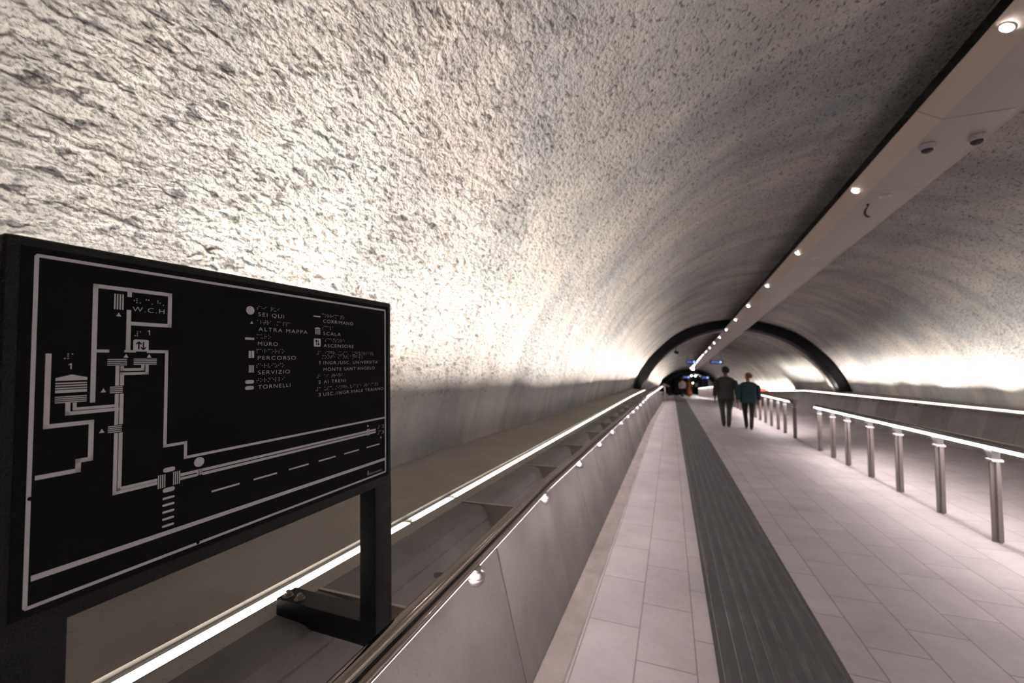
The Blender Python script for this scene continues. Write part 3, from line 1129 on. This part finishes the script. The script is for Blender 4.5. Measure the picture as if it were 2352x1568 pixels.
# stairs, gates, lift
poly([(21, 153.5), (21, 150), (36, 146), (51, 150), (51, 153.5)])
for v in (156, 159.2, 162.4):
    rect(21, 51, v, v + 1.6)
rect(21, 51, 165.2, 168.8)
bars(21, 51, 173.2, 181.5, 4, True)
bars(71.5, 93, 126.3, 135.3, 4, True)
bars(101, 129, 126, 134.6, 4, True)
bars(75, 89, 164.2, 173, 4, True)
bars(74, 89, 217.8, 226.6, 4, True)
bars(77, 87.5, 36, 57.5, 4, False)
bars(134, 143.5, 299, 318.5, 4, False)
bars(154, 163.5, 298.5, 318, 4, False)
bars(188, 196, 303, 312.5, 4, False)
bars(577.5, 586.5, 300, 315.5, 4, False)
for u, v in ((82.5, 64.5), (92, 122), (119.5, 122), (68, 168.5), (67.5, 222.5), (581, 291.5), (628.5, 328), (277, 60.5)):
    tri(u, v, 5.6, 5.2)
pill(140.5, 156.5, 290, 296.6)
pill(140.5, 156.5, 319.8, 326.4)
for v in (335, 345, 355.2, 365.5, 375.8):
    pill(140.5, 156.5, v - 1.6, v + 1.6)
ell(191, 291.6, 7.6, 7.6, 32)
for a in (211, 284, 357.3, 430.3, 503, 576.3):
    rect(a, a + 47, 342.7, 345.7)
# legend symbols
ell(274, 38.6, 7.7, 7.7, 32)
rect(265, 282, 88, 92)
rect(272, 276.8, 112, 125)
rect(278.2, 282, 112, 125)
bars(272.5, 282, 138, 151.5, 4, False)
pill(266, 282.5, 164.6, 171.2)
pill(266, 282.5, 175.6, 182.2)
rect(415, 433, 34.7, 37.2)
poly([(419, 63), (419, 61.3), (426, 59), (433, 61.3), (433, 63)])
for v in (64.6, 67.3, 70, 72.7):
    rect(419, 433, v, v + 1.5)


def rrect(u0, u1, v0, v1, r=2.2):
    ps = []
    for cu, cv, a0 in ((u0 + r, v0 + r, PI), (u1 - r, v0 + r, 1.5 * PI), (u1 - r, v1 - r, 0), (u0 + r, v1 - r, .5 * PI)):
        ps += [(cu + r * math.cos(a0 + PI / 2 * i / 4), cv + r * math.sin(a0 + PI / 2 * i / 4)) for i in range(5)]
    poly(ps)


rrect(100, 118.5, 98.5, 115.8)
rrect(416, 434, 83.5, 100.8)
part('plan_lines', pr, M['ink'], sg)
# black arrows inside the lift symbols, small stops on the border
ar = MB()


def line2(a, c, w, mb):
    d = Vector((c[0] - a[0], c[1] - a[1])).normalized()
    q = Vector((-d.y, d.x)) * w / 2
    poly([(a[0] + q.x, a[1] + q.y), (c[0] + q.x, c[1] + q.y), (c[0] - q.x, c[1] - q.y), (a[0] - q.x, a[1] - q.y)], 1.4, 1.9, mb)


for cu, cv in ((109.2, 107.2), (425, 92.2)):
    for sgn, ux in ((-1, cu - 2.8), (1, cu + 2.8)):
        line2((ux, cv - 5.4), (ux, cv + 5.4), 1.5, ar)
        tip = cv + 5.6 * sgn
        line2((ux, tip), (ux - 3.1, tip - 3.4 * sgn), 1.5, ar)
        line2((ux, tip), (ux + 3.1, tip - 3.4 * sgn), 1.5, ar)
rect2 = lambda u0, u1, v0, v1: poly([(u0, v0), (u1, v0), (u1, v1), (u0, v1)], 1.4, 1.9, ar)
rect2(103.2, 116.2, 115.6, 117.6)
for u, v in ((2.2, 292), (191, 418.2)):
    poly([(u + 2.4 * math.cos(2 * PI * i / 14), v + 2.4 * math.sin(2 * PI * i / 14)) for i in range(14)], 1.4, 2.2, ar)
part('lift_arrows', ar, M['plate'], sg, label='small black arrows in the two lift symbols')

# lettering
lt = MB()


def text(s, u0, u1, vbase, cap, mb=None, bold=0.0):
    mb = MB()
    if s == '1':
        um = (u0 + u1) / 2
        poly([(um + .2, vbase - cap), (um + 1.2, vbase - cap), (um + 1.2, vbase), (um + .2, vbase)], H0, H1, mb)
        poly([(um + .2, vbase - cap), (um + .2, vbase - cap + 1.3), (um - 1.5, vbase - cap + 2.4), (um - 1.5, vbase - cap + 1.4)], H0, H1, mb)
        part('lettering', mb, M['ink'], sg)
        return
    cu = bpy.data.curves.new('lettering', 'FONT')
    cu.body = s
    cu.size = 1.0
    cu.space_character = 1.22 if len(s) > 1 else 1.0
    cu.offset = bold - .011
    cu.extrude = 0
    ob = bpy.data.objects.new('lettering', cu)
    COL.objects.link(ob)
    dg = bpy.context.evaluated_depsgraph_get()
    me = bpy.data.meshes.new_from_object(ob.evaluated_get(dg))
    xs = [q.co.x for q in me.vertices]
    ys = [q.co.y for q in me.vertices]
    x0, x1 = min(xs), max(xs)
    caph = 0.729 if True else max(ys)
    k = (u1 - u0) / (x1 - x0)
    sc = cap / caph
    if s == '1':
        k = sc
        u0 = (u0 + u1) / 2 - (x1 - x0) * k / 2
    o0 = len(mb.v)
    for q in me.vertices:
        mb.v.append(U(u0 + (q.co.x - x0) * k, vbase - q.co.y * sc, H1))
    mb.f += [tuple(o0 + i for i in p.vertices) for p in me.polygons]
    bpy.data.objects.remove(ob)
    bpy.data.curves.remove(cu)
    bpy.data.meshes.remove(me)
    part('lettering', mb, M['ink'], sg)


text('SEI QUI', 289.5, 343.5, 47.5, 7.6)
text('ALTRA MAPPA', 290, 399, 75, 7.6)
text('MURO', 289.5, 330, 102, 7.6)
text('PERCORSO', 289.5, 371, 128.4, 7.6)
text('SERVIZIO', 290, 357.5, 155.4, 7.6)
text('TORNELLI', 290.5, 359, 182, 7.6)
text('CORRIMANO', 441, 530, 48, 7.8)
text('SCALA', 441, 491, 75, 7.6)
text('ASCENSORE', 442, 532, 101.6, 7.6)
text('1', 429.5, 434, 139, 7.6)
text("INGR./USC. UNIVERSITA'", 442, 620, 139, 7.6)
text("MONTE SANT'ANGELO", 442, 605, 153.7, 7.6)
text('2', 428, 434.5, 180.4, 7.6)
text('AI TRENI', 443, 507, 180.4, 7.6)
text('3', 428, 434.5, 207.4, 7.6)
text('USC./INGR.VIALE TRAIANO', 442, 638, 207.4, 7.6)
text('W.C.H.', 98, 142, 58.3, 7.2)
text('1', 117, 120.5, 91.5, 7.2)
text('1', 32.5, 36, 139, 7.2)
text('2', 633, 639.5, 304.6, 8.0)
text('3', 633, 639.5, 319.6, 8.0)
text('\u03b4', 578.5, 584.5, 412.2, 10.5, None, .015)
text('DELTACERAMICA', 587, 632, 412.2, 3.2, None, .02)
BR = dict(a='1', b='12', c='14', d='145', e='15', f='124', g='1245', h='125', i='24', j='245', k='13', l='123', m='134', n='1345', o='135', p='1234', q='12345', r='1235', s='234', t='2345', u='136', v='1236', w='2456', x='1346', y='13456', z='1356')
BR.update({'.': '3', '/': '34', "'": '3', '#': '3456', '\u00e0': '12356'})
bd = MB()


def braille(s, u0, u1, v0, v1):
    n = len(s)
    cell = (u1 - u0) / (n - 1 + 0.42) if n > 1 else (u1 - u0) / .42
    dx = cell * .42 if n > 1 else (u1 - u0)
    dy = (v1 - v0) / 2
    for i, ch in enumerate(s):
        for q in BR.get(ch, ''):
            q = int(q) - 1
            u, v = u0 + i * cell + (q // 3) * dx, v0 + (q % 3) * dy
            bd.loft([[U(u + r * math.cos(2 * PI * k / 8), v + r * math.sin(2 * PI * k / 8), h) for k in range(8)] for r, h in ((.78, H0), (.72, 1.3), (.4, 1.7))])


for a in (('sei qui', 288, 333, 29.5, 35), ('altra mappa', 288, 359, 55.5, 61.5), ('muro', 288, 314.5, 82, 88), ('percorso', 288, 344, 109, 115), ('servizio', 288, 344, 136, 142), ('tornelli', 288.5, 345, 163, 169),
          ('corrimano', 439, 502, 29, 35), ('scala', 440, 471, 56, 62), ('ascensore', 440, 503, 83, 89), ('#a ingr./usc. universit\u00e0', 425, 600, 111, 117), ("monte sant'angelo", 440, 563, 120, 126), ('#b ai treni', 425, 496, 161.5, 167.5),
          ('#c usc./ingr.viale traiano', 423, 618, 188.5, 194.5), ('w.c.h.', 100, 139.5, 40, 45.5), ('#a', 102, 111, 87.3, 93), ('#a', 29, 39, 119.8, 125.5), ('#b', 617.5, 627, 297.5, 304), ('#c', 617.5, 628, 311.5, 318.5)):
    braille(*a)
part('braille_dots', bd, M['ink'], sg)


# ------------------------------------------------------------------ people
def ering(c, rx, ry, n=16, yaw=0.0, tilt=0.0):
    c = Vector(c)
    ca, sa = math.cos(yaw), math.sin(yaw)
    out = []
    for k in range(n):
        a = 2 * PI * k / n
        x, y = rx * math.cos(a), ry * math.sin(a)
        out.append(c + Vector((x * ca - y * sa, x * sa + y * ca, -tilt * y)))
    return out


def body_skin(name, verts, edges, radii, mat, parent, lvl=2):
    me = bpy.data.meshes.new(name)
    me.from_pydata([tuple(v) for v in verts], edges, [])
    ob = bpy.data.objects.new(name, me)
    COL.objects.link(ob)
    md = ob.modifiers.new('skin', 'SKIN')
    md.use_smooth_shade = True
    for i, sv in enumerate(me.skin_vertices[0].data):
        r = radii[i]
        sv.radius = (r, r) if not isinstance(r, tuple) else r
        sv.use_root = (i == 0)
    sd = ob.modifiers.new('sub', 'SUBSURF')
    sd.levels = lvl
    sd.render_levels = lvl
    dg = bpy.context.evaluated_depsgraph_get()
    m2 = bpy.data.meshes.new_from_object(ob.evaluated_get(dg))
    bpy.data.objects.remove(ob)
    m2.name = name
    return link(name, m2, mat, parent, True, False)


def person(label, s, y, H, yaw, pose, cloth):
    """a walking figure seen from behind; local +y is the way it walks"""
    rt = thing('person', label, 'person', Wp(s, y, 0))
    rot = Matrix.Rotation(yaw, 3, 'Z')
    h = H / 1.8
    fat = pose.get('fat', 1.0)
    q = lambda x, yy, z: rot @ Vector((x * h * (fat if z > .70 else 1), yy * h, z * h))
    st = pose.get('stride', .22)
    lean = pose.get('arm', .06)
    ht = pose.get('head', 0.0)
    hr = Matrix.Rotation(ht, 3, 'Z')

    def hd(x, yy, z):
        v = hr @ Vector((x, yy, 0))
        return q(v.x / fat, v.y, z)
    L = {-1: dict(hip=(-.092, 0, .93), knee=(-.088, st * .62, .50), ank=(-.055, st * .55, .085), toe=(-.070, st * .55 + .16, .03)),
         1: dict(hip=(.092, 0, .93), knee=(.082, -st * .05, .50), ank=(.050, -st * .75, .10), toe=(.062, -st * .75 + .15, .035))}
    V, E, Rr = [], [], []

    def add(p, r, par=None):
        V.append(p)
        Rr.append(r * h)
        if par is not None:
            E.append((par, len(V) - 1))
        return len(V) - 1
    pel = add(q(0, 0, .96), .125)
    sp = add(q(0, .0, 1.12), .115, pel)
    ch = add(q(0, .0, 1.32), .13, sp)
    nb = add(q(0, 0, 1.47), .060, ch)
    nk = add(q(0, .012, 1.545), .053, nb)
    jw = add(hd(0, .035, 1.61), .062, nk)
    hc = add(hd(0, .018, 1.69), .083, jw)
    ht_ = add(hd(0, .008, 1.755), .060, hc)
    add(hd(0, .112, 1.655), .014, jw)
    for sd in (-1, 1):
        add(hd(sd * .088, .0, 1.665), .014, hc)
        d = L[sd]
        hp = add(q(*d['hip']), .088, pel)
        kn = add(q(*d['knee']), .060, hp)
        cf = add(q(d['knee'][0] * .5 + d['ank'][0] * .5, d['knee'][1] * .5 + d['ank'][1] * .5 - .015, .33), .054, kn)
        an = add(q(*d['ank']), .036, cf)
        add(q(*d['toe']), .030, an)
        sh = add(q(sd * .185, -.005, 1.42), .062, ch)
        sw = lean * (1 if sd > 0 else -1)
        el = add(q(sd * .235, -.03 + sw * .4, 1.13), .046, sh)
        wr = add(q(sd * .255, .02 + sw * 1.6, .885), .030, el)
        pm = add(q(sd * .258, .035 + sw * 1.75, .825), .030, wr)
        for f, (dy, ln) in enumerate(((-.030, .066), (-.010, .078), (.011, .072), (.030, .058))):
            k1 = add(q(sd * .260, .037 + sw * 1.78 + dy, .785), .0095, pm)
            k2 = add(q(sd * .256, .042 + sw * 1.80 + dy * .95, .785 - ln * .55), .0088, k1)
            add(q(sd * .246, .044 + sw * 1.80 + dy * .9, .785 - ln), .0078, k2)
        t1 = add(q(sd * .246, .066 + sw * 1.75, .825), .0105, pm)
        add(q(sd * .236, .082 + sw * 1.76, .795), .0085, t1)
    body_skin('body', V, E, Rr, cloth['skin'], rt)

    def lpart(name, mb, mat, sub=1):
        o = link(name, mb.mesh(name), mat, rt, True, True)
        if sub:
            md = o.modifiers.new('sub', 'SUBSURF')
            md.levels = sub
            md.render_levels = sub
        return o
    hem = pose.get('hem', .80)
    wid = pose.get('wide', 1.0)
    if cloth.get('top'):
        b = MB()
        prof = [(hem, .205 * wid, .135), (hem + .10, .203 * wid, .138), (1.02, .186 * wid, .128), (1.14, .180 * wid, .125), (1.30, .203 * wid, .135), (1.40, .215, .125), (1.445, .200, .110), (1.485, .130, .088), (1.515, .070, .070)]
        b.loft([[q(*p) for p in ering((0, 0, z), rx, ry, 20)] for z, rx, ry in prof])
        for sd in (-1, 1):
            sw = lean * (1 if sd > 0 else -1)
            pts = [((sd * .150, 0, 1.415), .080), ((sd * .205, -.008, 1.39), .080), ((sd * .232, -.02 + sw * .2, 1.27), .068), ((sd * .240, -.03 + sw * .4, 1.13), .062), ((sd * .256, -.005 + sw, 1.0), .054), ((sd * .262, .02 + sw * 1.55, .885 + .02), .049)]
            b.loft([[q(*p) for p in ering(c, r * .92, r * 1.05, 14)] for c, r in pts])
        lpart(cloth.get('topname', 'jacket'), b, cloth['top'])
    if cloth.get('legs'):
        b = MB()
        for sd in (-1, 1):
            d = L[sd]
            kn, an = Vector(d['knee']), Vector(d['ank'])
            seq = [((sd * .080, 0, .99), .105), ((sd * .090, .0, .90), .103), (((Vector(d['hip']) + kn) / 2)[:], .088), (kn[:], .070), ((kn.lerp(an, .45) + Vector((0, -.012, 0)))[:], .070), ((an + Vector((0, 0, .01)))[:], .060), ((an + Vector((0, .005, -.045)))[:], .058)]
            b.loft([[q(*p) for p in ering(c, r * pose.get('leg', 1.0), r * 1.1 * pose.get('leg', 1.0), 14)] for c, r in seq])
        lpart('trousers', b, cloth['legs'])
    if cloth.get('dress'):
        b = MB()
        prof = [(.16, .30, .26), (.30, .285, .24), (.60, .235, .19), (.95, .19, .15), (1.12, .145, .115), (1.30, .175, .125), (1.42, .19, .10), (1.48, .12, .08), (1.50, .07, .06)]
        b.loft([[q(*p) for p in ering((0, 0, z), rx, ry, 20)] for z, rx, ry in prof])
        lpart('dress', b, cloth['dress'])
    for sd in (-1, 1):
        d = L[sd]
        a, tt = Vector(d['ank']), Vector(d['toe'])
        z0 = a.z - .085
        b = MB()
        b.loft([[q(*p) for p in ering((a.x, a.y - .055 + k, z0 + .012 + dz), w, .012 + dz * .9, 12, 0, 0)] for k, w, dz in ((0, .030, .02),)] +
               [[q(a.x + w * math.cos(u), a.y + k, z0 + .001 + hh * (0.5 + 0.5 * math.sin(u))) for u in [2 * PI * i / 12 for i in range(12)]] for k, w, hh in ((-.05, .034, .075), (.0, .038, .095), (.07, .042, .07), (.14, .043, .05), (.19, .030, .032))])
        lpart('shoe', b, M['shoe'], 0)
    # hair
    b = MB()
    rr, big = pose.get('hair', (.098, 1.0))
    rings = []
    for i in range(9):
        a = -PI / 2 * .62 + (PI * .81) * i / 8
        w = max(.004, math.cos(a)) * rr
        rings.append([hd(w * 1.0 * math.cos(u), -.012 + w * 1.08 * math.sin(u) - (.028 if a < 0 else 0), 1.69 + .012 + rr * 1.06 * math.sin(a)) + Vector((0, 0, 0)) + noise.noise_vector(Vector((i * 1.3, math.cos(u) * 2.1, math.sin(u) * 2.1 + H))) * .010 * big for u in [2 * PI * k / 18 for k in range(18)]])
    b.loft(rings)
    lpart('hair', b, cloth['hair'])
    if cloth.get('bag'):
        b = MB()
        c = q(.27, .02, .98)
        b.box(c, .10 * h, .30 * h, .24 * h)
        lpart('handbag', b, M['black'], 0)
    return rt


person('man in a charcoal suit with round black hair walking away down the ramp', 1.56, 14.36, 1.83, .03, dict(stride=.16, hair=(.112, 1.5), hem=.74, wide=1.02, arm=.03, fat=1.17), dict(skin=M['skindark'], top=M['suit'], legs=M['suit2'], hair=M['hairblack']))
person('woman in a teal jacket and black trousers walking beside the man in the suit', 2.13, 14.1, 1.66, -.06, dict(stride=.26, hair=(.102, .8), hem=.80, wide=1.10, arm=.06, head=1.05, leg=.95, fat=1.2), dict(skin=M['skin'], top=M['teal'], legs=M['blackcloth'], hair=M['hairblond']))
person('distant person in a loose white shirt and black trousers on the far ramp', .98, 42, 1.72, .1, dict(stride=.2, hair=(.10, .8), hem=.80, wide=1.1, arm=.05, fat=1.15), dict(skin=M['skin'], top=M['shirt'], legs=M['blackcloth'], hair=M['hairblack'], topname='shirt'))
person('distant person in a long rust coloured dress carrying a black bag', 1.56, 42.2, 1.64, -.1, dict(stride=.15, hair=(.11, .8), arm=.04), dict(skin=M['skindark'], dress=M['rust'], hair=M['hairauburn'], bag=True))

# ------------------------------------------------------------------ camera
F, HOR = 965.0, 822.0
pitch = math.atan((HOR - 784) / F)
yw = math.atan(364 / F)
fw = Vector((-math.sin(yw) * math.cos(pitch), math.cos(yw) * math.cos(pitch), math.sin(pitch)))
rt_ = Vector((math.cos(yw), math.sin(yw), 0))
up = rt_.cross(fw)
cd = bpy.data.cameras.new('camera')
cam = bpy.data.objects.new('camera', cd)
COL.objects.link(cam)
cam.matrix_world = Matrix(((rt_.x, up.x, -fw.x, 0), (rt_.y, up.y, -fw.y, 0), (rt_.z, up.z, -fw.z, 1.58), (0, 0, 0, 1)))
cd.sensor_width = 36
cd.lens = F / 2352 * 36
cd.clip_start = 0.02
cd.clip_end = 400
cd.dof.use_dof = True
cd.dof.focus_distance = 0.78
cd.dof.aperture_fstop = 3.8
SC.camera = cam

w = bpy.data.worlds.new('world')
SC.world = w
w.use_nodes = True
w.node_tree.nodes['Background'].inputs[0].default_value = (0.02, 0.02, 0.022, 1)
w.node_tree.nodes['Background'].inputs[1].default_value = 1.0
SC.view_settings.view_transform = 'Standard'
SC.view_settings.look = 'None'
SC.view_settings.exposure = 0.0
SC.view_settings.gamma = 1.0
SC.view_settings.use_curve_mapping = False
SC.cycles.use_denoising = True
SC.cycles.max_bounces = 6
SC.cycles.diffuse_bounces = 4
SC.cycles.glossy_bounces = 3
SC.cycles.use_adaptive_sampling = True
SC.cycles.adaptive_threshold = 0.05
SC.cycles.sample_clamp_indirect = 6.0
SC.cycles.use_light_tree = False
for k_ in ('led_wall', 'led_rail', 'bluetext', 'bluedot', 'orange', 'hall'):
    M[k_].cycles.emission_sampling = 'NONE'
